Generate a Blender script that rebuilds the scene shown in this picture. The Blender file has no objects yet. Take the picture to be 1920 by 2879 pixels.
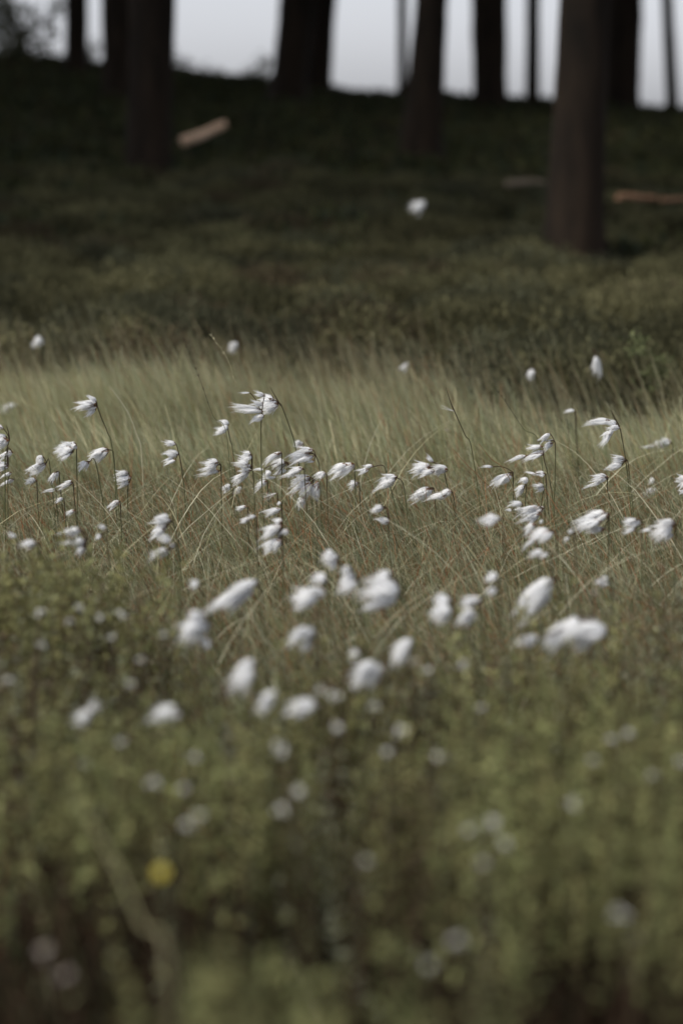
import bpy, math, random
import numpy as np
from mathutils import Vector, Matrix, Quaternion

random.seed(7)
rng = np.random.default_rng(11)
SC = bpy.context.scene
COL = SC.collection
R = math.radians

# ------------------------------------------------------------------ camera, sky, sun, exposure
F = 85 / 36 * 2879            # focal length in photograph pixels
CAM_H = 0.69
PITCH = math.atan((1439.5 - 320) / F)
cd = bpy.data.cameras.new('camera')
cam = bpy.data.objects.new('camera', cd)
COL.objects.link(cam)
cam.location = (0, 0, CAM_H)
cam.rotation_euler = (math.pi / 2 - PITCH, 0, 0)
cd.sensor_fit = 'VERTICAL'
cd.sensor_height = 36
cd.lens = 85
cd.clip_start = 0.05
cd.clip_end = 5000
cd.dof.use_dof = True
cd.dof.focus_distance = 3.42
cd.dof.aperture_fstop = 3.6
cd.dof.aperture_blades = 0
SC.camera = cam

SUN_EL, SUN_AZ = R(52), R(-115)          # azimuth measured from +Y towards +X: from the left, a little behind the camera
w = bpy.data.worlds.new('World')
SC.world = w
w.use_nodes = True
nt = w.node_tree
for n in list(nt.nodes):
    nt.nodes.remove(n)
sky = nt.nodes.new('ShaderNodeTexSky')
sky.sky_type = 'NISHITA'
sky.sun_disc = False
sky.sun_elevation = SUN_EL
sky.sun_rotation = SUN_AZ
sky.air_density = 1.0
sky.dust_density = 1.0
sky.ozone_density = 1.0
hs = nt.nodes.new('ShaderNodeHueSaturation')
hs.inputs['Saturation'].default_value = 0.12
mt = nt.nodes.new('ShaderNodeMix')
mt.data_type = 'RGBA'
mt.blend_type = 'MULTIPLY'
mt.inputs[0].default_value = 1.0
mt.inputs[7].default_value = (0.95, 0.97, 1.05, 1)
bg = nt.nodes.new('ShaderNodeBackground')
bg.inputs['Strength'].default_value = 0.118
wo = nt.nodes.new('ShaderNodeOutputWorld')
nt.links.new(sky.outputs[0], hs.inputs['Color'])
nt.links.new(hs.outputs[0], mt.inputs[6])
nt.links.new(mt.outputs[2], bg.inputs['Color'])
nt.links.new(bg.outputs[0], wo.inputs['Surface'])

sd = bpy.data.lights.new('sun', 'SUN')
sd.energy = 2.9
sd.angle = R(14)
sd.color = (1, 0.93, 0.80)
sun = bpy.data.objects.new('sun', sd)
COL.objects.link(sun)
sdir = Vector((math.sin(SUN_AZ) * math.cos(SUN_EL), math.cos(SUN_AZ) * math.cos(SUN_EL), math.sin(SUN_EL)))
sun.rotation_euler = sdir.to_track_quat('Z', 'Y').to_euler()
sun.location = (-5, -3, 20)

SC.view_settings.view_transform = 'Standard'
SC.view_settings.look = 'None'
SC.view_settings.exposure = 0.28
SC.view_settings.gamma = 1
SC.cycles.max_bounces = 12
SC.cycles.diffuse_bounces = 8
SC.cycles.transmission_bounces = 8
SC.cycles.sample_clamp_indirect = 4


# ------------------------------------------------------------------ helpers
def W(px, py, y):
    """photograph pixel -> world point at distance y in front of the camera (measured along the ground)"""
    cx, cy = (px - 960) / F, (1439.5 - py) / F
    dx = cx
    dy = math.cos(PITCH) + cy * math.sin(PITCH)
    dz = -math.sin(PITCH) + cy * math.cos(PITCH)
    k = y / dy
    return Vector((dx * k, y, CAM_H + dz * k))


def sstep(t):
    t = np.clip(t, 0, 1)
    return t * t * (3 - 2 * t)


def bumps(x, y, s, seed):
    r = np.random.default_rng(seed)
    out = 0
    for i in range(6):
        a = r.uniform(0, 2 * math.pi)
        f = s * r.uniform(0.6, 1.9)
        out = out + np.sin((x * math.cos(a) + y * math.sin(a)) * f + r.uniform(0, 6.28)) / 6
    return out


def ground_z(x, y):
    x = np.asarray(x, float)
    y = np.asarray(y, float)
    zr = np.interp(x, [-30, -4, -2, 0, 2.1, 3.9, 30], [1.5, 1.24, 1.12, 0.86, 0.76, 0.66, 0.5])
    up = zr * np.clip((y - 8) / 19, 0, 1) ** 1.5
    down = sstep((y - 27.5) / 40) * 7.0
    z = up - down
    amp = 0.012 + 0.03 * sstep((y - 6) / 8)
    z = z + bumps(x, y, 5.0, 3) * amp * np.clip(1 - (y - 60) / 30, 0, 1)
    return z


def ground_hit(px, py, y0=6.0, y1=40.0):
    ys = np.arange(y0, y1, 0.05)
    for y in ys:
        p = W(px, py, y)
        if p.z <= float(ground_z(p.x, y)):
            return p
    return None


def mesh_from(name, verts, faces, mat, cols=None, smooth=False):
    """verts (N,3), faces (M,k) with one k"""
    me = bpy.data.meshes.new(name)
    verts = np.asarray(verts, np.float32).reshape(-1, 3)
    faces = np.asarray(faces, np.int32)
    m, k = faces.shape
    me.vertices.add(len(verts))
    me.vertices.foreach_set('co', verts.ravel())
    me.loops.add(m * k)
    me.loops.foreach_set('vertex_index', faces.ravel())
    me.polygons.add(m)
    me.polygons.foreach_set('loop_start', np.arange(0, m * k, k, dtype=np.int32))
    me.polygons.foreach_set('loop_total', np.full(m, k, np.int32))
    if smooth:
        me.polygons.foreach_set('use_smooth', np.ones(m, bool))
    if cols is not None:
        a = me.color_attributes.new('Col', 'FLOAT_COLOR', 'POINT')
        c = np.ones((len(verts), 4), np.float32)
        c[:, :3] = np.asarray(cols, np.float32).reshape(-1, 3)
        a.data.foreach_set('color', c.ravel())
    me.materials.append(mat)
    me.update(calc_edges=True)
    return me


def link(name, me, parent=None, loc=None):
    o = bpy.data.objects.new(name, me)
    COL.objects.link(o)
    if parent:
        o.parent = parent
    if loc is not None:
        o.location = loc
    return o


def empty(name, loc):
    o = bpy.data.objects.new(name, None)
    o.empty_display_size = 0.05
    COL.objects.link(o)
    o.location = loc
    return o


def tag(o, label=None, cat=None, group=None, kind=None):
    if label:
        o['label'] = label
    if cat:
        o['category'] = cat
    if group:
        o['group'] = group
    if kind:
        o['kind'] = kind
    return o


def mat_nodes(name):
    m = bpy.data.materials.new(name)
    m.use_nodes = True
    t = m.node_tree
    for n in list(t.nodes):
        t.nodes.remove(n)
    out = t.nodes.new('ShaderNodeOutputMaterial')
    return m, t, out


def leaf_material(name, trans=0.3, rough=0.6, spec=0.25, attr=True, color=(0.1, 0.1, 0.05), tint=1.0):
    m, t, out = mat_nodes(name)
    p = t.nodes.new('ShaderNodeBsdfPrincipled')
    p.inputs['Roughness'].default_value = rough
    p.inputs['Specular IOR Level'].default_value = spec
    tr = t.nodes.new('ShaderNodeBsdfTranslucent')
    mx = t.nodes.new('ShaderNodeMixShader')
    mx.inputs[0].default_value = trans
    if attr:
        a = t.nodes.new('ShaderNodeAttribute')
        a.attribute_name = 'Col'
        src = a.outputs['Color']
    else:
        rgb = t.nodes.new('ShaderNodeRGB')
        rgb.outputs[0].default_value = (*color, 1)
        src = rgb.outputs[0]
    t.links.new(src, p.inputs['Base Color'])
    t.links.new(src, tr.inputs['Color'])
    t.links.new(p.outputs[0], mx.inputs[1])
    t.links.new(tr.outputs[0], mx.inputs[2])
    t.links.new(mx.outputs[0], out.inputs['Surface'])
    return m


def noise_material(name, c0, c1, scale, rough=0.9, stretch=(1, 1, 1), bump=0.4, c2=None):
    m, t, out = mat_nodes(name)
    p = t.nodes.new('ShaderNodeBsdfPrincipled')
    p.inputs['Roughness'].default_value = rough
    p.inputs['Specular IOR Level'].default_value = 0.2
    tc = t.nodes.new('ShaderNodeTexCoord')
    mp = t.nodes.new('ShaderNodeMapping')
    mp.inputs['Scale'].default_value = stretch
    nz = t.nodes.new('ShaderNodeTexNoise')
    nz.inputs['Scale'].default_value = scale
    nz.inputs['Detail'].default_value = 6
    nz.inputs['Roughness'].default_value = 0.65
    cr = t.nodes.new('ShaderNodeValToRGB')
    cr.color_ramp.elements[0].position = 0.35
    cr.color_ramp.elements[1].position = 0.68
    cr.color_ramp.elements[0].color = (*c0, 1)
    cr.color_ramp.elements[1].color = (*c1, 1)
    if c2:
        e = cr.color_ramp.elements.new(0.5)
        e.color = (*c2, 1)
    bp = t.nodes.new('ShaderNodeBump')
    bp.inputs['Strength'].default_value = bump
    bp.inputs['Distance'].default_value = 0.02
    t.links.new(tc.outputs['Object'], mp.inputs['Vector'])
    t.links.new(mp.outputs[0], nz.inputs['Vector'])
    t.links.new(nz.outputs['Fac'], cr.inputs['Fac'])
    t.links.new(cr.outputs[0], p.inputs['Base Color'])
    t.links.new(nz.outputs['Fac'], bp.inputs['Height'])
    t.links.new(bp.outputs[0], p.inputs['Normal'])
    t.links.new(p.outputs[0], out.inputs['Surface'])
    return m


M_GROUND = noise_material('peat_soil', (0.018, 0.015, 0.009), (0.05, 0.045, 0.024), 3.5, c2=(0.03, 0.028, 0.014))
M_BARK = noise_material('pine_bark', (0.009, 0.0068, 0.0048), (0.036, 0.024, 0.0155), 6.0, stretch=(1, 1, 0.22), bump=1.0)
M_GRASS = leaf_material('grass_blade', 0.35, 0.55, 0.3)
M_LEAF = leaf_material('shrub_leaf', 0.4, 0.75, 0.08)
M_DULL = leaf_material('heather_leaf', 0.2, 0.8, 0.1)
M_STEM = leaf_material('stem', 0.05, 0.6, 0.25)
M_COTTON = leaf_material('cotton_fluff', 0.58, 0.9, 0.0, attr=False, color=(0.97, 0.975, 0.985))
M_BRACT = leaf_material('bract', 0.15, 0.7, 0.15, attr=False, color=(0.16, 0.075, 0.035))
M_PALE = leaf_material('pale_petal', 0.35, 0.7, 0.1, attr=False, color=(0.82, 0.82, 0.78))
M_PINK = leaf_material('pink_petal', 0.35, 0.7, 0.1, attr=False, color=(0.6, 0.54, 0.49))
M_YELLOW = leaf_material('yellow_petal', 0.3, 0.6, 0.1, attr=False, color=(0.72, 0.62, 0.12))
M_WOOD = noise_material('bare_wood', (0.75, 0.5, 0.34), (0.92, 0.68, 0.5), 9.0, stretch=(0.2, 1, 1), bump=0.3)
M_RUST = noise_material('rusty_wood', (0.19, 0.105, 0.065), (0.34, 0.2, 0.125), 9.0, stretch=(0.2, 1, 1), bump=0.3)

M_GREYWOOD = noise_material('grey_wood', (0.14, 0.11, 0.08), (0.26, 0.21, 0.16), 9.0, stretch=(0.2, 1, 1), bump=0.3)

# ------------------------------------------------------------------ ground
ys = np.concatenate([np.linspace(-5, 12, 100), np.linspace(12.3, 45, 110), 45 * (1500 / 45) ** np.linspace(0.05, 1, 22)])
xs = np.concatenate([-8 * (600 / 8) ** np.linspace(1, 0.06, 16), np.linspace(-8, 8, 110), 8 * (600 / 8) ** np.linspace(0.06, 1, 16)])
gx, gy = np.meshgrid(xs, ys)
gz = ground_z(gx, gy)
nx, ny = len(xs), len(ys)
idx = np.arange(nx * ny).reshape(ny, nx)
gf = np.stack([idx[:-1, :-1], idx[:-1, 1:], idx[1:, 1:], idx[1:, :-1]], -1).reshape(-1, 4)
tag(link('ground', mesh_from('ground', np.stack([gx, gy, gz], -1), gf, M_GROUND, smooth=True)), kind='structure')


# ------------------------------------------------------------------ ribbons: grass blades and fibres
def ribbons(base, az, length, a0, a1, width, cols_root, cols_tip, seg=5, side_az=None, taper=0.75, wob=0.0):
    """N curved flat blades, as verts / faces / colours. az: heading of the lean; a0, a1: lean from the vertical at root and tip"""
    n = len(base)
    side_az = rng.uniform(0, 2 * math.pi, n) if side_az is None else side_az
    side = np.stack([np.cos(side_az), np.sin(side_az), np.zeros(n)], -1)
    h = np.stack([np.cos(az), np.sin(az), np.zeros(n)], -1)
    p = base.copy()
    V = np.zeros((n, seg + 1, 2, 3))
    Cc = np.zeros((n, seg + 1, 2, 3))
    for i in range(seg + 1):
        t = i / seg
        wd = (width * (1 - taper * t ** 1.5) * 0.5)[:, None]
        V[:, i, 0] = p - side * wd
        V[:, i, 1] = p + side * wd
        tt = t ** 1.3
        c = cols_root * (1 - tt) + cols_tip * tt
        Cc[:, i, 0] = c
        Cc[:, i, 1] = c
        a = a0 + (a1 - a0) * (t + 0.5 / seg) ** 1.4
        step = (length / seg)[:, None] * (np.sin(a)[:, None] * h + np.cos(a)[:, None] * np.array([0, 0, 1.0]))
        if wob:
            step = step + rng.normal(0, wob, (n, 3)) * (length / seg)[:, None]
        p = p + step
    k = np.arange(n)[:, None] * (seg + 1) * 2 + np.arange(seg)[None] * 2
    faces = np.stack([k, k + 1, k + 3, k + 2], -1).reshape(-1, 4)
    return V.reshape(-1, 3), faces, Cc.reshape(-1, 3)


class Mass:
    def __init__(self):
        self.v, self.f, self.c, self.n = [], [], [], 0

    def add(self, v, f, c):
        self.v.append(v)
        self.f.append(f + self.n)
        self.c.append(c)
        self.n += len(v)

    def build(self, name, mat, parent=None):
        me = mesh_from(name, np.concatenate(self.v), np.concatenate(self.f), mat, np.concatenate(self.c))
        return link(name, me, parent)


def palette(n, items):
    wts = np.array([i[1] for i in items], float)
    cs = np.array([i[0] for i in items], float)
    k = rng.choice(len(items), n, p=wts / wts.sum())
    return cs[k] * rng.uniform(0.75, 1.3, (n, 1))


def field(n, y0, y1, power=1.0, margin=0.35):
    """n points in the wedge the camera sees, plus a margin on either side"""
    y = y0 + (y1 - y0) * rng.uniform(0, 1, n) ** power
    # weight by width
    half = y * 0.1415 + margin
    keep = rng.uniform(0, 1, n) < half / half.max()
    y = y[keep]
    half = half[keep]
    x = rng.uniform(-1, 1, len(y)) * half
    # outside the frame the same cover goes on, a little thinner
    m = int(n * 0.42)
    yo = y0 + (y1 - y0) * rng.uniform(0, 1, m) ** power
    xo = (yo * 0.1415 + margin + 0.55 * rng.uniform(0, 1, m)) * rng.choice([-1, 1], m)
    return np.concatenate([x, xo]), np.concatenate([y, yo])


GREEN = (0.125, 0.15, 0.07)
OLIVE = (0.225, 0.225, 0.11)
GREY = (0.28, 0.31, 0.20)
STRAW = (0.46, 0.43, 0.275)
PALE = (0.68, 0.66, 0.50)
RUST = (0.33, 0.115, 0.045)
DARK = (0.04, 0.038, 0.02)


def shrub_side(x, y):
    """0..1: how far leafy shrubs have replaced the grass at this place"""
    edge = 2.38 + 0.26 * sstep((-x - 0.1) / 0.2) + 0.08 * sstep((x - 0.2) / 0.2) + 0.06 * np.sin(x * 14 + 1)
    return sstep((edge + 0.12 - y) / 0.3)


def patches(x, y, spots):
    """soft 0..1 weight of round patches of ground given as (x, y, radius across, radius along)"""
    out = np.zeros(len(x))
    for (cx, cy, rx, ry) in spots:
        out = np.maximum(out, sstep(1.4 - np.sqrt(((x - cx) / rx) ** 2 + ((y - cy) / ry) ** 2)))
    return out


# hollows where the leafy shoots give way to dark heath, and swells where they stand thick (metres)
HOLLOWS = [(-0.04, 1.45, 0.10, 0.10), (-0.19, 1.36, 0.08, 0.16), (0.14, 1.32, 0.09, 0.16), (0.22, 1.55, 0.06, 0.12), (0.23, 2.02, 0.10, 0.16), (0.235, 1.62, 0.07, 0.08), (-0.02, 1.50, 0.09, 0.12), (-0.17, 1.46, 0.07, 0.10), (-0.10, 1.86, 0.05, 0.08), (0.02, 1.36, 0.06, 0.06),
           (0.12, 1.42, 0.06, 0.09), (-0.06, 2.22, 0.05, 0.07), (-0.17, 2.18, 0.06, 0.07), (0.05, 2.0, 0.05, 0.06), (0.09, 2.24, 0.05, 0.05), (-0.05, 1.3, 0.05, 0.08), (0.16, 1.25, 0.06, 0.1),
           (-0.15, 1.27, 0.06, 0.1), (-0.2, 1.98, 0.05, 0.05)]
SWELLS = [(-0.26, 2.46, 0.14, 0.17), (-0.20, 1.80, 0.06, 0.08), (0.12, 2.12, 0.06, 0.07), (0.19, 1.80, 0.07, 0.08), (-0.02, 2.05, 0.05, 0.08), (-0.06, 1.72, 0.05, 0.06), (0.21, 2.35, 0.06, 0.08),
          (0.09, 1.75, 0.05, 0.06), (-0.24, 2.32, 0.06, 0.07)]


def meadow_edge(x):
    return 5.6 - 0.75 * sstep((x + 0.2) / 0.9) + 0.12 * np.sin(x * 7)


G = Mass()
# short tangled under-storey of the focus zone
x, y = field(135000, 2.05, 4.1)
k = rng.uniform(0, 1, len(x)) > shrub_side(x, y) * 0.8
x, y = x[k], y[k]
n = len(x)
base = np.stack([x, y, ground_z(x, y) - 0.005], -1)
cr = palette(n, [(GREEN, 5), (OLIVE, 4), (GREY, 4.5), (STRAW, 1.0), (PALE, .7), (RUST, .8), (DARK, 2.6)])
ct = np.where(rng.uniform(0, 1, (n, 1)) < 0.22, palette(n, [(RUST, 2), (STRAW, 2)]), cr * 1.15)
G.add(*ribbons(base, math.pi + rng.normal(0, 1.3, n), rng.uniform(0.06, 0.17, n), rng.uniform(0, 0.5, n), rng.uniform(0.4, 1.9, n),
               rng.uniform(0.0007, 0.0017, n), cr, ct, seg=5, wob=0.06))
# taller blades of the focus zone leaning left
x, y = field(38000, 2.1, 3.72)
k = rng.uniform(0, 1, len(x)) > shrub_side(x, y)
x, y = x[k], y[k]
n = len(x)
base = np.stack([x, y, ground_z(x, y) - 0.005], -1)
cr = palette(n, [(GREEN, 5), (OLIVE, 3), (GREY, 4), (STRAW, 1), (PALE, 1.1), (RUST, .7), (DARK, 1.9)])
ct = np.where(rng.uniform(0, 1, (n, 1)) < 0.36, palette(n, [(RUST, 3), (STRAW, 2.5), (DARK, 1)]), cr * 1.1)
G.add(*ribbons(base, math.pi + rng.normal(0, 0.85, n), (0.10 + 0.13 * rng.beta(1.4, 3.2, n)) * (0.85 + 0.35 * np.clip(bumps(x, y, 9, 31) + 0.4, 0, 1)), rng.uniform(0.0, 0.5, n), rng.uniform(0.3, 1.5, n),
               rng.uniform(0.0005, 0.0013, n), cr, ct, seg=7, wob=0.04))
# pale, nearly lying straws
x, y = field(4600, 2.1, 3.75)
k = rng.uniform(0, 1, len(x)) > shrub_side(x, y)
x, y = x[k], y[k]
n = len(x)
base = np.stack([x, y, ground_z(x, y) + rng.uniform(0.01, 0.12, n)], -1)
cr = palette(n, [(PALE, 2.6), (STRAW, 2.6), (GREY, 2), (RUST, 0.8)])
G.add(*ribbons(base, rng.choice([0, math.pi], n) + rng.normal(0, 0.6, n), rng.uniform(0.08, 0.26, n), rng.uniform(0.5, 1.2, n), rng.uniform(1.3, 2.1, n),
               rng.uniform(0.0005, 0.0012, n), cr, cr * 0.9, seg=7, wob=0.03))
# the meadow behind the focus
x, y = field(120000, 4.0, 6.3, 1.0, 0.5)
k = y < meadow_edge(x) + rng.normal(0.05, 0.4, len(y))
x, y = x[k], y[k]
n = len(x)
base = np.stack([x, y, ground_z(x, y) - 0.005], -1)
patch = np.clip(0.5 + 1.4 * bumps(x, y, 3.0, 21), 0, 1)[:, None]
cr = palette(n, [(GREEN, 1.5), (OLIVE, 4), (GREY, 5), (STRAW, 2.5)]) * (1.08 + 0.45 * patch)
ct = np.where(rng.uniform(0, 1, (n, 1)) < 0.45, palette(n, [(RUST, .6), (STRAW, 4)]), cr * 1.2)
G.add(*ribbons(base, math.pi + rng.normal(0, 0.8, n), (0.09 + 0.15 * rng.beta(1.6, 2.6, n)) * (1 - 0.45 * sstep((y - meadow_edge(x) + 0.7) / 1.0)) * (0.8 + 0.5 * np.clip(bumps(x, y, 6, 41) + 0.3, 0, 1)), rng.uniform(0, 0.4, n), rng.uniform(0.2, 1.4, n),
               rng.uniform(0.0012, 0.0028, n), cr, ct, seg=4))
# taller sparse flowering grass of the far meadow, up to the heather
x, y = field(9000, 4.6, 6.6, 1.0, 0.6)
k = y < meadow_edge(x) + 0.1 + np.abs(rng.normal(0, 0.35, len(y)))
x, y = x[k], y[k]
n = len(x)
base = np.stack([x, y, ground_z(x, y)], -1)
cr = palette(n, [(OLIVE, 3), (STRAW, 3)])
ct = palette(n, [(STRAW, 4), ((0.22, 0.13, 0.07), 2)])
G.add(*ribbons(base, math.pi + rng.normal(0, 0.6, n), rng.uniform(0.13, 0.25, n), rng.uniform(0, 0.35, n), rng.uniform(0.25, 1.1, n),
               rng.uniform(0.001, 0.002, n), cr, ct, seg=5))
# thin grass running through the near shrubs
x, y = field(3600, 1.6, 2.7, 0.8)
n = len(x)
base = np.stack([x, y, ground_z(x, y)], -1)
cr = palette(n, [(GREEN, 3), (OLIVE, 3), (STRAW, 2), (RUST, 1)])
G.add(*ribbons(base, math.pi + rng.normal(0, 1.3, n), rng.uniform(0.1, 0.22, n), rng.uniform(0, 0.5, n), rng.uniform(0.3, 1.5, n),
               rng.uniform(0.001, 0.002, n), cr, cr, seg=5))
tag(G.build('moor_grass', M_GRASS), kind='stuff')


# ------------------------------------------------------------------ leafy shrubs of the foreground
def leaves(pos, axis, length, width, cols):
    """one folded pointed leaf per row: base, two sides, tip"""
    n = len(pos)
    axis = axis / np.linalg.norm(axis, axis=1, keepdims=True)
    r = rng.normal(0, 1, (n, 3))
    side = np.cross(axis, r)
    side /= np.linalg.norm(side, axis=1, keepdims=True) + 1e-9
    nrm = np.cross(axis, side)
    L = length[:, None]
    Wd = width[:, None]
    mid = pos + axis * L * 0.45 + nrm * Wd * 0.12
    V = np.stack([pos, mid + side * Wd * 0.5, pos + axis * L, mid - side * Wd * 0.5], 1)
    f = np.arange(n * 4).reshape(n, 4)
    return V.reshape(-1, 3), f, np.repeat(cols, 4, axis=0)


def shrub_mass(x, y, h, nleaf, lmin, lmax, cols_items, leanmax, D, stem_col=(0.07, 0.045, 0.03), aspect=0.42, stem_w=0.0018, tlo=0.25):
    n = len(x)
    base = np.stack([x, y, ground_z(x, y)], -1)
    az = rng.uniform(0, 2 * math.pi, n)
    ln = rng.uniform(0, leanmax, n)
    sc = np.tile(np.array(stem_col), (n, 1)) * rng.uniform(0.7, 1.4, (n, 1))
    D.add(*ribbons(base, az, h, ln * 0.6, ln * 1.3, np.full(n, stem_w), sc, sc, seg=3))
    d = np.stack([np.cos(az) * np.sin(ln), np.sin(az) * np.sin(ln), np.cos(ln)], -1)
    pc = palette(n, cols_items)
    t = rng.uniform(tlo, 1.02, (n, nleaf))
    pos = base[:, None] + d[:, None] * (h[:, None] * t)[..., None]
    la = rng.uniform(0, 2 * math.pi, (n, nleaf))
    le = rng.uniform(0.1, 1.0, (n, nleaf))
    ax = np.stack([np.cos(la) * np.cos(le), np.sin(la) * np.cos(le), np.sin(le)], -1)
    c = pc[:, None] * rng.uniform(0.7, 1.35, (n, nleaf, 1)) 
    L = rng.uniform(lmin, lmax, n * nleaf)
    D.add(*leaves(pos.reshape(-1, 3), ax.reshape(-1, 3), L, L * aspect, c.reshape(-1, 3)))


S = Mass()
LEAF1 = (0.165, 0.168, 0.08)
LEAF2 = (0.25, 0.245, 0.112)
LEAF3 = (0.105, 0.11, 0.06)
LEAFB = (0.17, 0.125, 0.085)
LEAFG = (0.30, 0.315, 0.225)
# light olive leafy shoots, thick between 1.75 and 2.9 m, thinning towards the lens
x, y = field(15000, 0.8, 3.05, 0.9, 0.3)
clump = bumps(x, y, 13, 5) + 0.6 * bumps(x, y, 27, 6)
near = sstep((1.8 - y) / 0.3)
hol, swl = patches(x, y, HOLLOWS), patches(x, y, SWELLS)
k = (rng.uniform(0, 1, len(x)) < shrub_side(x, y)) & (clump > 0.02 + 0.8 * near + 0.9 * hol - 0.45 * swl + 0.2 * rng.normal(0, 1, len(x)))
sw = k & (swl > 0.4)
xs_, ys_ = x[sw], y[sw]
x, y, clump, near = x[k], y[k], clump[k], near[k]
shrub_mass(x, y, 0.12 + 0.11 * np.clip(clump + 0.2, 0, 1) + rng.uniform(-0.04, 0.04, len(x)), 40, 0.0045, 0.010,
           [(LEAF1, 4), (LEAF2, 3.4), (LEAF3, 2), (LEAFB, 1.8), (LEAFG, 3)], 0.5, S, tlo=0.35, aspect=0.27)
shrub_mass(xs_, ys_, rng.uniform(0.15, 0.25, len(xs_)) + 0.01 * (xs_ < -0.1), 30, 0.006, 0.013, [(LEAF2, 4), ((0.27, 0.28, 0.14), 2), (LEAF1, 1.5)], 0.4, S, tlo=0.55, aspect=0.36)
# dark brown-green low heath between and in front of them
x, y = field(15000, 0.5, 2.8, 0.9, 0.3)
k = rng.uniform(0, 1, len(x)) < shrub_side(x, y)
x, y = x[k], y[k]
shrub_mass(x, y, rng.uniform(0.06, 0.16, len(x)) * (1 - 0.65 * patches(x, y, HOLLOWS)), 22, 0.004, 0.009, [((0.038, 0.038, 0.022), 3), ((0.064, 0.047, 0.03), 3), ((0.05, 0.052, 0.033), 2), ((0.09, 0.09, 0.055), 1)], 0.7, S, aspect=0.3)
# upright grey-green and brown sprigs running through
x, y = field(7500, 1.6, 2.95, 0.8, 0.3)
k = (rng.uniform(0, 1, len(x)) < shrub_side(x, y)) & (bumps(x, y, 9, 8) > -0.1 + 0.7 * patches(x, y, HOLLOWS) + 0.2 * rng.normal(0, 1, len(x)))
x, y = x[k], y[k]
shrub_mass(x, y, rng.uniform(0.12, 0.24, len(x)), 30, 0.004, 0.009, [(LEAFG, 3), (LEAFB, 2.5), (LEAF1, 1.5), ((0.22, 0.17, 0.11), 1)], 0.35, S, tlo=0.3, aspect=0.25)
# a few taller yellow-green sprays close to the lens
for (px, py, dd, r_, m_) in [(720, 2760, 1.22, 0.022, 40), (640, 2640, 1.3, 0.015, 20), (820, 2690, 1.28, 0.015, 22), (1130, 2870, 1.12, 0.03, 45), (1050, 2760, 1.2, 0.02, 18),
                             (1700, 2180, 1.75, 0.07, 110),
                             (1850, 2150, 1.8, 0.05, 60), (1700, 1850, 2.1, 0.06, 110), (1560, 1930, 2.05, 0.06, 80),
                             (480, 1990, 1.95, 0.05, 60), (140, 2000, 1.95, 0.08, 90)]:
    dd = dd * 0.86
    p = W(px, py, dd)
    xx = p.x + rng.normal(0, r_, m_)
    yy = p.y + rng.normal(0, r_, m_)
    shrub_mass(xx, yy, p.z + rng.uniform(-0.06, 0.0, m_), 24, 0.006, 0.012, [(LEAF2, 3), ((0.27, 0.29, 0.13), 3), (LEAF1, 2)], 0.25, S, tlo=0.6, aspect=0.36)
tag(S.build('leafy_undergrowth', M_LEAF), kind='stuff')

# ------------------------------------------------------------------ heather and bilberry towards the wood
H = Mass()
cn = 1150
cy_ = 4.2 + 11.2 * rng.uniform(0, 1, cn) ** 1.05
cx_ = rng.uniform(-1, 1, cn) * (cy_ * 0.1415 + 1.0)
k = cy_ > meadow_edge(cx_) + rng.normal(0.05, 0.22, cn)
cx_, cy_ = cx_[k], cy_[k]
for X, Y in zip(cx_, cy_):
    rr = rng.uniform(0.10, 0.24) * (1 + 0.035 * (Y - 6))
    hh = rng.uniform(0.05, 0.22) * (1 if Y < 7.5 else 0.8)
    m_ = int(90 + 1500 * rr * rr)
    u = rng.normal(0, rr * 0.55, m_)
    v = rng.normal(0, rr * 0.55, m_)
    q = np.clip(1 - (u * u + v * v) / (rr * rr * 1.6), 0.15, 1)
    base_c = random.uniform(0.6, 1.35) * np.array([(0.085, 0.083, 0.044), (0.11, 0.105, 0.055), (0.066, 0.068, 0.041), (0.085, 0.07, 0.042)][rng.choice(4, p=[.35, .3, .23, .12])])
    zz = ground_z(X + u, Y + v)
    hgt = hh * np.sqrt(q) * rng.uniform(0.7, 1.1, m_)
    nl = 16
    t = rng.uniform(0.35, 1.0, (m_, nl))
    pos = np.stack([np.repeat((X + u)[:, None], nl, 1) + rng.normal(0, 0.012, (m_, nl)), np.repeat((Y + v)[:, None], nl, 1) + rng.normal(0, 0.012, (m_, nl)),
                    zz[:, None] + hgt[:, None] * t], -1)
    ax = rng.normal(0, 0.5, (m_, nl, 3)) + np.array([0, 0, 0.9])
    L = rng.uniform(0.01, 0.022, m_ * nl) * (1 + 0.06 * (Y - 6))
    c = base_c * rng.uniform(0.7, 1.35, (m_ * nl, 1))
    H.add(*leaves(pos.reshape(-1, 3), ax.reshape(-1, 3), L, L * 0.4, c))
tag(H.build('heather_cover', M_DULL), kind='stuff')

# low bilberry carpet on the slope under the trees, up to the skyline
B = Mass()
n = 60000
y = 10 + 21 * rng.uniform(0, 1, n) ** 0.8
x = rng.uniform(-1, 1, n) * (y * 0.1415 + 2.5)
den = bumps(x, y, 2.4, 9) + 0.5 * bumps(x, y, 6, 10)
k = den > -0.35 + 0.2 * rng.normal(0, 1, n)
x, y, den = x[k], y[k], den[k]
n = len(x)
nl = 5
hh = rng.uniform(0.03, 0.08, n) + 0.08 * np.clip(den, 0, 1)
t = rng.uniform(0.3, 1.0, (n, nl))
pos = np.stack([x[:, None] + rng.normal(0, 0.04, (n, nl)), y[:, None] + rng.normal(0, 0.04, (n, nl)), ground_z(x, y)[:, None] + hh[:, None] * t], -1)
ax = rng.normal(0, 0.7, (n, nl, 3)) + np.array([0, 0, 0.6])
L = rng.uniform(0.04, 0.085, n * nl)
pc = palette(n, [((0.045, 0.05, 0.022), 4), ((0.06, 0.062, 0.026), 3), ((0.06, 0.05, 0.03), 1.2), ((0.035, 0.044, 0.027), 3)])
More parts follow.
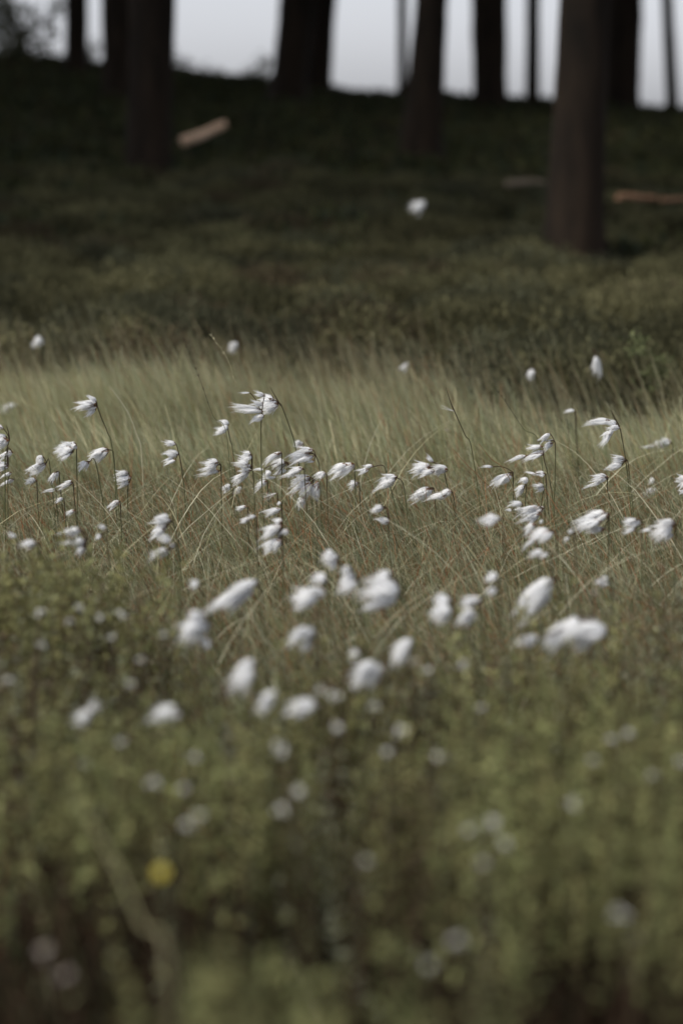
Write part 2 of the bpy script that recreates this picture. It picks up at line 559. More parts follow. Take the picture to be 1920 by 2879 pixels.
c = (pc[:, None] * rng.uniform(0.7, 1.4, (n, nl, 1))).reshape(-1, 3)
B.add(*leaves(pos.reshape(-1, 3), ax.reshape(-1, 3), L, L * 0.55, c))
tag(B.build('bilberry_carpet', M_DULL), kind='stuff')


# ------------------------------------------------------------------ trees of the wood
def tube(pts, rad, sides=8, cols=None, jitter=0.0):
    """rings along a polyline; returns verts, faces, colours (end capped by collapsing)"""
    pts = [Vector(p) for p in pts]
    n = len(pts)
    V = []
    prev = None
    for i in range(n):
        d = (pts[min(i + 1, n - 1)] - pts[max(i - 1, 0)])
        d = d.normalized() if d.length > 1e-9 else Vector((0, 0, 1))
        a = (prev if prev else Vector((1, 0, 0)))
        a = (a - d * a.dot(d))
        if a.length < 1e-4:
            a = Vector((0, 1, 0)) - d * d.y
        a.normalize()
        prev = a
        b = d.cross(a)
        for s in range(sides):
            an = 2 * math.pi * s / sides
            r = rad[i] * (1 + (random.uniform(-jitter, jitter) if jitter else 0))
            V.append(pts[i] + (a * math.cos(an) + b * math.sin(an)) * r)
    Fc = []
    for i in range(n - 1):
        for s in range(sides):
            s2 = (s + 1) % sides
            Fc.append((i * sides + s, i * sides + s2, (i + 1) * sides + s2, (i + 1) * sides + s))
    V = np.array([tuple(v) for v in V])
    Cc = None
    if cols is not None:
        Cc = np.repeat(np.array(cols, float), sides, axis=0)
    return V, np.array(Fc, np.int32), Cc


def crown_mesh(seed, r=2.6, z0=0.0, z1=6.0, n=900, size=0.42):
    r_ = np.random.default_rng(seed)
    cl = 34
    ca = r_.uniform(0, 2 * math.pi, cl)
    ch = r_.uniform(0, 1, cl)
    cr_ = r * np.sqrt(1 - (ch - 0.25) ** 2 * 1.2) * r_.uniform(0.25, 1.0, cl)
    cc = np.stack([np.cos(ca) * cr_, np.sin(ca) * cr_, z0 + (z1 - z0) * ch], -1)
    k = r_.integers(0, cl, n)
    pos = cc[k] + r_.normal(0, 0.45, (n, 3)) * np.array([1, 1, 0.55])
    ax = r_.normal(0, 1, (n, 3)) + np.array([0, 0, 0.4])
    L = r_.uniform(0.6, 1.3, n) * size
    c = np.array([0.04, 0.05, 0.025]) * r_.uniform(0.6, 1.6, (n, 1))
    v, f, c = leaves(pos, ax, L, L * 0.6, c)
    return v, f, c


crown_v, crown_f, crown_c = crown_mesh(5)
CROWN = mesh_from('pine_crown', crown_v, crown_f, M_DULL, crown_c)


def trunk_geometry(base, tilt_x, tilt_y, r0, r1, flare, height, seed, sides=20):
    """local coordinates, base at the origin. r0: radius just above the flare, r1: radius about 1.5 m up"""
    rs = np.random.default_rng(seed)
    zs = np.concatenate([np.array([-0.25, -0.1, 0.0, 0.04, 0.09, 0.16, 0.25, 0.4]), np.linspace(0.6, 2.4, 10), np.linspace(2.8, height, 14)])
    ph = rs.uniform(0, 6.28, 6)
    V = []
    for z in zs:
        lean = np.clip(z, -1, 2.2) + 0.25 * max(0, z - 2.2)
        cx, cy = tilt_x * lean, tilt_y * lean
        t = min(max(z, 0) / 1.5, 1)
        r = r0 + (r1 - r0) * t
        if z > 1.5:
            r = r1 * max(0.18, 1 - 0.8 * (z - 1.5) / (height - 1.5))
        fl = flare * math.exp(-max(z, 0) / 0.11)
        for s in range(sides):
            an = 2 * math.pi * s / sides
            rr = r * (1 + fl * (1 + 0.45 * math.sin(an * 4 + ph[0]) + 0.25 * math.sin(an * 7 + ph[1]))
                      + 0.035 * math.sin(an * 3 + ph[2] + z * 1.3) + 0.03 * math.sin(an * 9 + ph[3] + z * 5) + 0.02 * math.sin(z * 14 + an * 5 + ph[4]))
            V.append((cx + rr * math.cos(an), cy + rr * math.sin(an), z))
    nz = len(zs)
    Fc = [(i * sides + s, i * sides + (s + 1) % sides, (i + 1) * sides + (s + 1) % sides, (i + 1) * sides + s) for i in range(nz - 1) for s in range(sides)]
    V = np.array(V)
    Fc = np.array(Fc, np.int32)
    # limbs high up, carrying the crown
    for q in range(5):
        zz = height * rs.uniform(0.55, 0.92)
        lean = 2.2 + 0.25 * (zz - 2.2)
        o = Vector((tilt_x * lean, tilt_y * lean, zz))
        an = rs.uniform(0, 6.28)
        ln = rs.uniform(1.2, 2.2)
        pts = [o + Vector((math.cos(an) * ln * t, math.sin(an) * ln * t, 0.5 * ln * t * t)) for t in (0, 0.4, 0.75, 1)]
        v, f, _ = tube(pts, [r1 * 0.32, r1 * 0.24, r1 * 0.15, r1 * 0.05], 8)
        Fc = np.concatenate([Fc, f + len(V)])
        V = np.concatenate([V, v])
    return V, Fc


# label, px of the base, py of the base, width at base, px at the picture's top, width there, flare, explicit distance
TREES = [
    ('dark narrow pine trunk farthest left, beside the leafy branches', 215, 215, 64, 216, 62, 0.15, None, 9.0),
    ('dark pine trunk half hidden by the wide brown trunk at its right', 338, 300, 92, 332, 98, 0.3, None, 10.0),
    ('wide brown pine trunk at left, in front of a darker trunk', 418, 500, 122, 428, 132, 0.35, None, 11.0),
    ('stout dark pine trunk with flared foot left of the widest sky gap between centre trunks', 806, 300, 98, 836, 104, 0.5, None, 11.0),
    ('dark pine trunk touching the stout flared trunk on its right side', 884, 238, 82, 905, 82, 0.2, None, 10.0),
    ('very thin dark trunk close along the left side of the leaning pine', 1131, 258, 28, 1131, 26, 0.1, None, 6.0),
    ('leaning pine trunk that tapers upward to the right near the centre', 1177, 465, 116, 1213, 82, 0.4, None, 11.0),
    ('straight dark pine trunk between two narrow sky gaps right of centre', 1377, 318, 92, 1376, 102, 0.15, None, 10.0),
    ('slender dark trunk standing alone in the bright sky gap', 1496, 292, 40, 1498, 38, 0.1, None, 7.0),
    ('largest and nearest pine trunk, reddish brown, at right', 1606, 768, 160, 1642, 132, 0.3, None, 12.0),
    ('dark pine trunk behind the right side of the largest reddish trunk', 1742, 320, 104, 1757, 100, 0.2, None, 11.0),
    ('thin leaning dark trunk at the far right edge of the wood', 1890, 306, 35, 1874, 32, 0.1, None, 6.0),
]
for i, (label, bx, by, wb, tx, wt, fl, dd, hgt) in enumerate(TREES):
    p = ground_hit(bx, by) if dd is None else W(bx, by, dd)
    if p is None or p.y > 26.5:
        p = W(bx, by, 26.5)
        p.z = float(ground_z(p.x, p.y))
    top = W(tx, 0, p.y)
    s = p.y / F
    dz = top.z - p.z
    tilt = (top.x - p.x) / dz
    root = empty('pine_tree', p)
    tag(root, label, 'tree', 'pine trunks of the dark wood')
    V, Fc = trunk_geometry(p, tilt, random.uniform(-0.01, 0.01), wb * s / 2, wt * s / 2 * 0.97, fl, hgt, 40 + i)
    tr = link('trunk', mesh_from('trunk', V, Fc, M_BARK, smooth=True), root)
    cr = link('crown', CROWN, root)
    k = 0.42 if wt < 30 else 1.0
    lean = 2.2 + 0.25 * (hgt * 0.55 - 2.2)
    cr.location = (tilt * lean, 0, hgt * 0.5)
    cr.scale = (k, k, (hgt * 0.62) / 6.0)
    cr.rotation_euler = (0, 0, random.uniform(0, 6.28))

# ---- the rest of the wood on both sides and behind, one mass
Wd = Mass()
spots = []
tries = 0
while len(spots) < 46 and tries < 4000:
    tries += 1
    y = random.uniform(9.5, 30)
    x = random.uniform(-16, 16)
    if abs(x) < y * 0.1415 + 0.7:
        continue
    if any((x - a) ** 2 + (y - b) ** 2 < 2.6 for a, b in spots):
        continue
    spots.append((x, y))
for i, (x, y) in enumerate(spots):
    z = float(ground_z(x, y))
    hgt = random.uniform(9, 12)
    V, Fc = trunk_geometry(None, random.uniform(-0.03, 0.03), random.uniform(-0.02, 0.02), random.uniform(0.12, 0.2), random.uniform(0.11, 0.17), 0.3, hgt, 200 + i, 12)
    Wd.add(V + np.array([x, y, z]), Fc, np.tile(np.array([0.05, 0.036, 0.027]), (len(V), 1)))
    an = random.uniform(0, 6.28)
    ca, sa = math.cos(an), math.sin(an)
    cv = crown_v * np.array([1, 1, hgt * 0.62 / 6])
    cv = np.stack([cv[:, 0] * ca - cv[:, 1] * sa + x, cv[:, 0] * sa + cv[:, 1] * ca + y, cv[:, 2] + z + hgt * 0.5], -1)
    Wd.add(cv, crown_f, crown_c)
tag(Wd.build('surrounding_woods', M_DULL), kind='stuff')


# broad-leaved tree at the left skyline and low bushes on the ridge
def leafy(name, label, cat, px, py, dist, spots_px, leafsize, n, cols, trunk_r=0.02, group=None):
    b = W(px, py, dist)
    b.z = float(ground_z(b.x, dist)) 
    root = empty(name, b)
    tag(root, label, cat, group)
    T = Mass()
    Lf = Mass()
    for (sx, sy, sr) in spots_px:
        c = W(sx, sy, dist + random.uniform(-0.6, 0.6)) - b
        r = sr * dist / F
        pts = [Vector((0, 0, -0.1)), Vector((c.x * 0.25 + random.uniform(-.05, .05), c.y * 0.3, c.z * 0.55)), c]
        v, f, _ = tube(pts, [trunk_r, trunk_r * 0.7, trunk_r * 0.25], 7)
        T.add(v, f, np.tile(np.array([0.03, 0.025, 0.02]), (len(v), 1)))
        m_ = int(n * (sr / 40) ** 2) + 12
        pos = np.array(c) + rng.normal(0, r * 0.5, (m_, 3))
        L = rng.uniform(0.7, 1.3, m_) * leafsize
        Lf.add(*leaves(pos, rng.normal(0, 1, (m_, 3)), L, L * 0.6, palette(m_, cols)))
    T.build('trunk', M_STEM, root)
    Lf.build('crown', M_LEAF, root)
    return root


LG = [((0.11, 0.115, 0.07), 3), ((0.07, 0.075, 0.04), 3), ((0.15, 0.15, 0.1), 1.5)]
leafy('leafy_tree', 'broad-leaved tree with loose grey-green branches against the sky in the top left corner', 'tree', 40, 190, 28.5,
      [(8, 70, 50), (25, 130, 55), (60, 150, 40), (100, 45, 22), (88, 92, 26), (130, 130, 24), (70, 18, 18), (165, 20, 30), (150, 90, 18), (10, 20, 30), (110, 165, 26), (-60, 60, 80), (15, 20, 45), (45, 60, 34), (30, 175, 50), (75, 160, 34), (140, 60, 18)],
      0.07, 95, LG, 0.035)
leafy('ridge_bush', 'small bush on the skyline between the two left trunks', 'bush', 262, 205, 27.5, [(262, 130, 22), (255, 160, 24), (270, 190, 26)], 0.05, 90, LG, 0.012)
leafy('ridge_bush', 'pale bush on the skyline against the left side of the flared trunk', 'bush', 735, 235, 27.3, [(735, 185, 30), (715, 205, 26), (755, 175, 20), (700, 220, 24)], 0.05, 90, LG, 0.012)
leafy('ridge_bush', 'low dark bush on the skyline right of the wide brown left trunk', 'bush', 540, 220, 27.3, [(500, 170, 18), (530, 185, 22), (570, 200, 22), (610, 205, 16)], 0.05, 90,
      [((0.06, 0.06, 0.03), 3), ((0.08, 0.06, 0.035), 2)], 0.012)
leafy('green_shoot', 'pale green leafy shoot in front of dark heather at right', 'plant', 1812, 1090, 5.15, [(1797, 955, 26), (1785, 985, 24), (1815, 1000, 34), (1850, 1020, 40), (1830, 1050, 40)], 0.014, 60,
      [((0.16, 0.18, 0.09), 3), ((0.11, 0.125, 0.06), 3)], 0.0018)


# fallen wood
def branch(label, x0, y0, x1, y1, thick, mat, dist, cat='branch', dy=0.1):
    a = W(x0, y0, dist)
    b = W(x1, y1, dist + dy)
    s = dist / F
    c = (a + b) / 2
    root = empty('fallen_branch', c)
    tag(root, label, cat, 'fallen wood on the slope')
    pts = []
    rad = []
    for i in range(9):
        t = i / 8
        p = a.lerp(b, t) - c + Vector((0, 0, 0.007 * math.sin(t * 4 + x0)))
        pts.append(p)
        rad.append(thick * s / 2 * (1.08 - 0.25 * t) * (1 + 0.06 * math.sin(t * 17)))
    v, f, _ = tube(pts, rad, 12, jitter=0.05)
    body = link('wood', mesh_from('wood', v, f, mat, smooth=True), root)
    for k in (0, 8):
        me = bpy.data.meshes.new('cut_end')
        me.from_pydata([tuple(q) for q in v[k * 12:(k + 1) * 12]], [], [list(range(12))[::-1] if k == 0 else list(range(12))])
        me.materials.append(mat)
        link('cut_end', me, root)
    return root


branch('pale bare log slanting on the dark slope near the wide left trunk', 512, 398, 634, 350, 25, M_WOOD, 16.5, 'log')
branch('rusty brown fallen branch right of the largest trunk', 1735, 558, 1842, 553, 19, M_RUST, 10.5)
branch('dim reddish fallen branch running out at the right edge', 1858, 556, 1945, 566, 12, M_RUST, 10.9)
branch('greyish fallen stick just left of the largest trunk', 1425, 512, 1530, 516, 18, M_GREYWOOD, 12.0)

# ------------------------------------------------------------------ cottongrass
CROPS = {'A': (0, 1080, 3.92), 'B': (400, 1080, 3.92), 'C': (640, 1080, 3.92), 'D': (1000, 1080, 3.92), 'E': (1300, 1080, 3.92), 'F': (1520, 1080, 3.92),
         'G': (0, 880, 1.6333), 'H': (960, 880, 1.6333), 'I': (0, 1500, 1.6333), 'J': (960, 1500, 1.6333), 'K': (0, 2000, 1.6333), 'L': (960, 2000, 1.6333), 'P': (0, 0, 1)}


def dflt(py):
    if py <= 1380:
        return 3.44
    if py <= 1540:
        return 3.44 + (2.51 - 3.44) * (py - 1380) / 160
    return 3060 / (py - 320)


def tuft_mesh(seed, kind):
    """a blown tuft along +X: base at 0, tip near 1, about 1 wide (scaled per tuft). It is built of locks of silky hair that fan out from
    the base and end ragged. kind 0: narrow with drawn-out tails, 1: open brush, 2: round puff"""
    r_ = np.random.default_rng(seed)
    V, Fc = [], []
    nn = 0
    nl = (7, 9, 10)[kind]
    bend = r_.uniform(0.05, 0.3)
    for l in range(nl):
        phi = 2 * math.pi * (l + r_.uniform(-0.35, 0.35)) / max(nl - 1, 1)
        rad = 0.0 if l == nl - 1 else r_.uniform(0.14, 0.36)
        ln = r_.uniform(*((0.5, 1.15), (0.55, 1.12), (0.65, 1.05))[kind])
        back = (0.55, 0.95, 0.35)[kind]                  # where along its length the lock is farthest from the axis
        thick = r_.uniform(0.10, 0.22) * (1.15 if kind == 2 else 1)
        curl = r_.normal(0, 0.2)
        e1 = np.array([0, math.cos(phi), math.sin(phi)])
        e2 = np.array([0, -math.sin(phi), math.cos(phi)])

        def axis(t, rad=rad, ln=ln, e1=e1, e2=e2, curl=curl, back=back):
            off = rad * np.sin(np.clip(t / (2 * back), 0, 1) * math.pi) ** 0.8 if back < 0.9 else rad * np.clip(t, 0, 1) ** 0.6
            return np.stack([t * ln, 0 * t, 0 * t], -1) + off[..., None] * e1 + (curl * t * t)[..., None] * e2 - (bend * t * t * ln)[..., None] * np.array([0, 0, 1.0])

        def lens(t, thick=thick):
            return thick * np.clip(np.sin(math.pi * np.clip(t, 0, 1) ** 0.75), 0, 1) ** 0.7 + 0.012

        # thin inner body of the lock
        ns, nr = 9, 8
        tt = np.linspace(0.02, 0.66, nr)
        ax_ = axis(tt)
        for i in range(nr):
            for q in range(ns):
                an = 2 * math.pi * q / ns
                rr = float(lens(tt[i])) * 0.55 * (0.35 if i in (0, nr - 1) else 1)
                V.append(ax_[i] + rr * (math.cos(an) * e1 + math.sin(an) * e2))
        for i in range(nr - 1):
            for q in range(ns):
                q2 = (q + 1) % ns
                Fc.append((nn + i * ns + q, nn + i * ns + q2, nn + (i + 1) * ns + q2, nn + (i + 1) * ns + q))
        nn = len(V)
        # hairs
        n, seg = 46, 5
        ha = r_.uniform(0, 2 * math.pi, n)
        hr = np.sqrt(r_.uniform(0.3, 1.25, n))
        hl = r_.uniform(0.7, 1.18, n)
        h0 = r_.uniform(0, 0.12, n)
        stray = np.where(r_.uniform(0, 1, n) < 0.25, r_.normal(0, 0.2, n), r_.normal(0, 0.05, n))
        wd = r_.uniform(0.009, 0.02, n)
        HV = np.zeros((n, seg + 1, 2, 3))
        for i in range(seg + 1):
            u = i / seg
            t = h0 + (hl - h0) * u
            c = axis(t)
            rr = lens(t) * hr + stray * u * u
            d1 = np.cos(ha + u * 0.4)[:, None] * e1 + np.sin(ha + u * 0.4)[:, None] * e2
            d2 = -np.sin(ha + u * 0.4)[:, None] * e1 + np.cos(ha + u * 0.4)[:, None] * e2
            c = c + rr[:, None] * d1
            w_ = (wd * (1 - 0.8 * u))[:, None]
            HV[:, i, 0] = c - d2 * w_
            HV[:, i, 1] = c + d2 * w_
        k = np.arange(n)[:, None] * (seg + 1) * 2 + np.arange(seg)[None] * 2 + nn
        V += list(HV.reshape(-1, 3))
        Fc += [tuple(q) for q in np.stack([k, k + 1, k + 3, k + 2], -1).reshape(-1, 4)]
        nn = len(V)
    return mesh_from('cotton_tuft', np.array(V), np.array(Fc), M_COTTON, smooth=True)


TUFTS = [[tuft_mesh(100 + 20 * kk + i, kk) for i in range(5)] for kk in range(3)]
WISP = []
for i in range(2):      # a few loose hairs only
    r_ = np.random.default_rng(300 + i)
    n = 26
    base = np.zeros((n, 3)) + r_.normal(0, 0.03, (n, 3))
    V = np.zeros((n, 6, 2, 3))
    az = r_.uniform(0, 6.28, n)
    sp = r_.uniform(0.1, 0.6, n)
    for j in range(6):
        q = j / 5
        c = np.stack([q * r_.uniform(0.6, 1.0, n) * np.ones(n), np.cos(az) * sp * q ** 1.3, np.sin(az) * sp * q ** 1.3], -1)
        sdv = np.stack([np.zeros(n), -np.sin(az), np.cos(az)], -1) * 0.012 * (1 - 0.6 * q)
        V[:, j, 0] = c - sdv
        V[:, j, 1] = c + sdv
    k = np.arange(n)[:, None] * 12 + np.arange(5)[None] * 2
    WISP.append(mesh_from('loose_wisp', V.reshape(-1, 3), np.stack([k, k + 1, k + 3, k + 2], -1).reshape(-1, 4), M_COTTON))


def bract_mesh(seed):
    r_ = np.random.default_rng(seed)
    V, Fc = [], []
    for i in range(5):
        a = 2 * math.pi * i / 5 + r_.uniform(-.3, .3)
        L = r_.uniform(0.18, 0.3)
        e = np.array([0, math.cos(a), math.sin(a)])
        s = np.array([0, -math.sin(a), math.cos(a)])
        b = len(V)
        o = np.array([-0.04, 0, 0]) + e * 0.03
        m = np.array([L * 0.5, 0, 0]) + e * 0.2
        V += [o - s * 0.03, o + s * 0.03, m + s * 0.09, m - s * 0.09, np.array([L, 0, 0]) + e * 0.34 + s * 0.01, np.array([L, 0, 0]) + e * 0.34 - s * 0.01]
        Fc += [(b, b + 1, b + 2, b + 3), (b + 3, b + 2, b + 4, b + 5)]
    return mesh_from('bract', np.array(V), np.array(Fc), M_BRACT)


BRACTS = [bract_mesh(i) for i in range(3)]


def spline(pts, sub=5):
    pts = [Vector(p) for p in pts]
    out = []
    for i in range(len(pts) - 1):
        p0 = pts[max(i - 1, 0)]
        p1, p2 = pts[i], pts[i + 1]
        p3 = pts[min(i + 2, len(pts) - 1)]
        for j in range(sub):
            t = j / sub
            out.append(0.5 * ((2 * p1) + (p2 - p0) * t + (2 * p0 - 5 * p1 + 4 * p2 - p3) * t * t + (3 * p1 - p0 - 3 * p2 + p3) * t ** 3))
    out.append(pts[-1])
    return out


QX = Vector((1, 0, 0))
n_cot = 0


def cotton(crop, label, tufts, stem=None, d=None, leaf=None, wisp=False, shrink=1.0, group='cottongrass in the meadow'):
    """tufts: (base x, base y, tip x, tip y, width) in the crop's pixels; stem: pixels from its top downwards"""
    global n_cot
    n_cot += 1
    ox, oy, s = CROPS[crop]

    def px(x, y):
        return ox + x / s, oy + y / s
    b0 = px(tufts[0][0], tufts[0][1])
    meany = sum(px(t[0], t[1])[1] for t in tufts) / len(tufts)
    D = dflt(meany) + random.uniform(-0.03, 0.03) if d is None else d
    if stem is None:
        stem = [(tufts[0][0] + 2.5 * s, tufts[0][1] + 2 * s)]
    spx = [px(*q) for q in stem]
    sp = [W(q[0], q[1], D) for q in spx]
    last = sp[-1]
    lean = random.uniform(0.02, 0.16)
    if len(sp) == 1:
        gz_ = float(ground_z(last.x, D))
        h = max(last.z - gz_, 0.03)
        sp.append(Vector((last.x + h * lean * 0.25, D, gz_ + h * 0.6)))
        last = Vector((last.x + h * lean, D + random.uniform(-0.02, 0.02), gz_))
        sp.append(last)
    else:
        gz_ = float(ground_z(last.x, D))
        if last.z > gz_:
            sl = (sp[-1] - sp[-2])
            k = min((last.z - gz_) / max(-sl.z, 0.01), 3)
            sp.append(Vector((last.x + sl.x * k * 0.8, D, gz_)))
    base = sp[-1]
    root = empty('cottongrass', base)
    tag(root, label, 'cottongrass', group)
    pts = [p - base for p in reversed(spline(sp))]
    n = len(pts)
    rad = [(0.00075 + 0.0002 * (1 - i / n)) * (1 if D < 4 else 1.7) for i in range(n)]
    lo, hi = np.array([0.13, 0.14, 0.065]), np.array([0.05, 0.032, 0.02])
    cols = [lo + (hi - lo) * (i / (n - 1)) ** 1.5 for i in range(n)]
    lobes = []
    for t in tufts:
        ws = t[4] / s
        if ws < 21 or wisp:
            lobes.append(t)
            continue
        dx, dy = t[2] - t[0], t[3] - t[1]
        L0 = math.hypot(dx, dy) + 1e-6
        ux, uy = dx / L0, dy / L0
        big = max(L0, t[4])
        m_ = 4 if L0 / t[4] > 1.5 else 3
        for q in range(m_):
            side = (q / (m_ - 1) - 0.5) * 0.62 * t[4] + random.uniform(-0.06, 0.06) * t[4]
            st = random.uniform(0.0, 0.34) * L0
            en = min(st + random.uniform(0.55, 0.8) * big, L0 * random.uniform(0.95, 1.12)) if q != 1 else L0 * 1.08
            en = max(en, st + 0.45 * t[4])
            k0, k1 = 0.35, 1.0
            lobes.append((t[0] + ux * st - uy * side * k0, t[1] + uy * st + ux * side * k0,
                          t[0] + ux * en - uy * side * k1, t[1] + uy * en + ux * side * k1, t[4] * random.uniform(0.42, 0.62)))
    tufts = lobes
    SM = Mass()
    SM.add(*tube(pts, rad, 5, cols))
    joint = pts[-1]
    for t in tufts:
        bx, by = px(t[0], t[1])
        tx, ty = px(t[2], t[3])
        dj = random.uniform(-0.006, 0.006)
        P0 = W(bx, by, D + dj) - base
        P1 = W(tx, ty, D + dj + random.uniform(-0.008, 0.008)) - base
        wm = t[4] / s * D / F * shrink
        if (P0 - joint).length > 0.002:
            mid = (P0 + joint) / 2 + Vector((0, 0, 0.12 * (P0 - joint).length))
            pp = spline([joint, mid, P0], 4)
            SM.add(*tube(pp, [0.0006] * len(pp), 4, [(0.06, 0.035, 0.02)] * len(pp)))
        vec = (P1 - P0)
        L = max(vec.length, wm * 0.7)
        if shrink != 1.0:
            c = (P0 + P1) / 2
            P0 = c - vec * 0.5 * shrink
            L = max(vec.length * shrink, wm * 0.7)
        ratio = vec.length / max(wm, 1e-6)
        kk = 2 if ratio < 1.0 else (0 if ratio > 2.6 else random.choice((0, 1, 1, 1)))
        me = random.choice(WISP) if wisp else random.choice(TUFTS[kk])
        o = link('tuft', me, root)
        q = vec.to_track_quat('X', 'Z') if vec.length > 1e-6 else Quaternion()
        o.rotation_mode = 'QUATERNION'
        o.rotation_quaternion = q @ Quaternion(QX, random.uniform(-0.9, 0.9))
        o.location = P0
        o.scale = (L * 1.12, wm * 1.42, wm * 1.42)
        if not wisp and meany < 1600 and d is None:
            link('bract', random.choice(BRACTS), o)
    SM.build('stem', M_STEM, root)
    if leaf:
        lp = [W(*px(*q), D) - base for q in leaf]
        pp = spline(lp, 5)
        v, f, c = tube(pp, [0.0011 * (1 - 0.85 * i / (len(pp) - 1)) for i in range(len(pp))], 4, [(0.05, 0.032, 0.018)] * len(pp))
        link('bract_leaf', mesh_from('bract_leaf', v, f, M_STEM, c), root)
    return root


# --- the sharp row, from the left
cotton('A', 'three-tufted cottongrass standing highest at left, its thin stem leaning right', [(1080, 235, 865, 235, 125), (1080, 215, 985, 145, 85), (1060, 265, 960, 345, 60)],
       [(1078, 250), (1120, 370), (1190, 540), (1250, 800)])
cotton('A', 'large cottongrass head cut by the left edge with a reddish spike above', [(115, 600, -60, 625, 160), (40, 490, -60, 440, 60)], [(112, 610), (85, 700), (60, 900)], leaf=[(108, 600), (95, 520), (75, 455)])
cotton('A', 'cottongrass of two stacked tufts below the head cut by the left edge', [(140, 750, 5, 785, 75), (115, 900, -20, 900, 110)], [(90, 700), (70, 800), (60, 900)])
cotton('A', 'flat ragged cottongrass wisps lowest at the left edge', [(130, 975, 10, 1015, 42), (160, 1050, 10, 1100, 42)], [(95, 1050), (90, 1200)])
cotton('A', 'round full cottongrass head left of the drooping two-part head', [(840, 690, 640, 710, 150), (852, 650, 790, 680, 90), (830, 740, 690, 785, 85)], [(848, 690), (850, 930)])
cotton('A', 'oval cottongrass head with a dark bent stalk at its right', [(1195, 725, 985, 800, 120), (1185, 760, 1060, 820, 70)], [(1200, 722), (1247, 740), (1255, 800), (1270, 1000)])
cotton('A', 'small round cottongrass tuft just below left of the oval head', [(995, 845, 885, 910, 100)], [(998, 850), (1080, 960)])
cotton('A', 'cottongrass head with a frayed tail low at left, red stalk at its right', [(515, 870, 335, 960, 140), (480, 800, 390, 850, 80)], [(518, 868), (560, 950)])
cotton('A', 'half-hidden cottongrass tuft among blades right of the frayed-tail head', [(645, 950, 560, 1055, 85)])
cotton('A', 'flattened cottongrass tuft deep in the grass below the half-hidden tuft', [(800, 1090, 640, 1125, 70), (790, 1070, 730, 1070, 40)])
cotton('A', 'broken small cottongrass tuft left of the flattened tuft in the grass', [(400, 1060, 300, 1060, 75)])
cotton('A', 'cottongrass head of four tight lobes left of the sharp row middle', [(1460, 1030, 1275, 1040, 85), (1420, 980, 1290, 975, 75), (1430, 1085, 1320, 1100, 75)], [(1440, 1060), (1415, 1120), (1410, 1400)])
cotton('A', 'tiny white wisp in the grass under the flattened tuft', [(610, 1160, 500, 1185, 40)])
cotton('A', 'ragged white wisps caught in grass under the four-lobed head', [(1320, 1290, 1190, 1345, 75)])
cotton('A', 'tiny white tuft behind blades above the blurred left pair', [(700, 1260, 620, 1275, 42)])
cotton('B', 'cottongrass of four small stacked tufts on a dark curved stem', [(372, 660, 250, 640, 66), (400, 770, 265, 750, 82), (355, 805, 245, 840, 46), (368, 840, 260, 865, 46)],
       [(405, 765), (425, 850), (445, 1000), (470, 1250)])
cotton('B', 'slightly soft zigzag cottongrass head left of the topmost pair', [(955, 440, 870, 400, 62), (945, 470, 860, 490, 62), (932, 510, 805, 518, 82)], [(945, 480), (970, 620), (1010, 840)], d=3.62)
cotton('B', 'broad brush-like cottongrass head blown flat on a straight upright stem', [(880, 880, 690, 895, 180), (862, 955, 660, 985, 45)], [(870, 895), (872, 1100), (875, 1500)])
cotton('B', 'stacked cottongrass head with pointed tails left of the topmost stem', [(1215, 940, 1060, 850, 140), (1245, 780, 1095, 790, 120), (1200, 900, 1005, 870, 50), (1170, 960, 1000, 1085, 100)],
       [(1215, 950), (1225, 1010), (1235, 1300)])
cotton('B', 'topmost left cottongrass with trailing wisps on a straight vertical stem', [(1330, 295, 1030, 240, 90), (1330, 230, 1225, 185, 62), (1350, 130, 1255, 90, 62), (1340, 345, 1215, 395, 72), (1190, 95, 1090, 95, 20)],
       [(1318, 320), (1310, 500), (1312, 850), (1330, 1400)])
cotton('B', 'big silky topmost cottongrass head with a long dark spike crossing it', [(1500, 205, 1320, 200, 205), (1495, 235, 1390, 300, 60)], [(1505, 205), (1540, 250), (1640, 520), (1690, 700), (1740, 1000)], leaf=[(1530, 240), (1470, 140), (1408, 30)])
cotton('B', 'white tuft half behind grass below the stacked pointed head', [(985, 1130, 890, 1145, 85), (1095, 1150, 1035, 1155, 70)], d=3.6)
cotton('B', 'small flat white tuft in grass left of the straight vertical stem', [(1155, 1350, 1050, 1362, 52)])
cotton('B', 'cluster of tiny white pellets deep in grass left of the vertical stem', [(1250, 1460, 1175, 1460, 42), (1190, 1490, 1090, 1490, 60), (1150, 1520, 1090, 1512, 32)])
cotton('B', 'twisted flat cottongrass tuft low right of the vertical stem', [(1530, 1380, 1350, 1415, 80), (1530, 1310, 1480, 1310, 32)])
cotton('C', 'large low cottongrass clump of several tufts standing in front of the row centre', [(635, 1540, 400, 1640, 130), (600, 1520, 510, 1500, 72), (675, 1610, 560, 1640, 72), (620, 1680, 400, 1830, 150)],
       [(585, 1560), (600, 1750)])
cotton('C', 'oval cottongrass tuft on an upright dark stem left of the large fringed head', [(595, 750, 415, 840, 92)], [(597, 765), (598, 1000), (600, 1200)])
cotton('C', 'soft white cottongrass mass directly behind the upright dark stem', [(670, 860, 505, 880, 130), (650, 950, 500, 980, 50), (480, 970, 380, 1000, 60), (395, 940, 300, 940, 32), (530, 1025, 370, 1035, 36)],
       [(672, 870), (680, 1100)], d=3.58)
cotton('C', 'large fringed cottongrass head blown left at centre, dark hooked stem', [(980, 745, 720, 760, 175), (950, 790, 700, 860, 62), (955, 850, 870, 856, 26)], [(970, 785), (1000, 860), (1012, 930), (1030, 1400)])
cotton('C', 'blurred small bump of cotton behind the large fringed head', [(830, 650, 750, 660, 85)], d=3.95)
cotton('C', 'leaf-shaped cottongrass tuft under the large fringed head', [(835, 935, 640, 985, 100)])
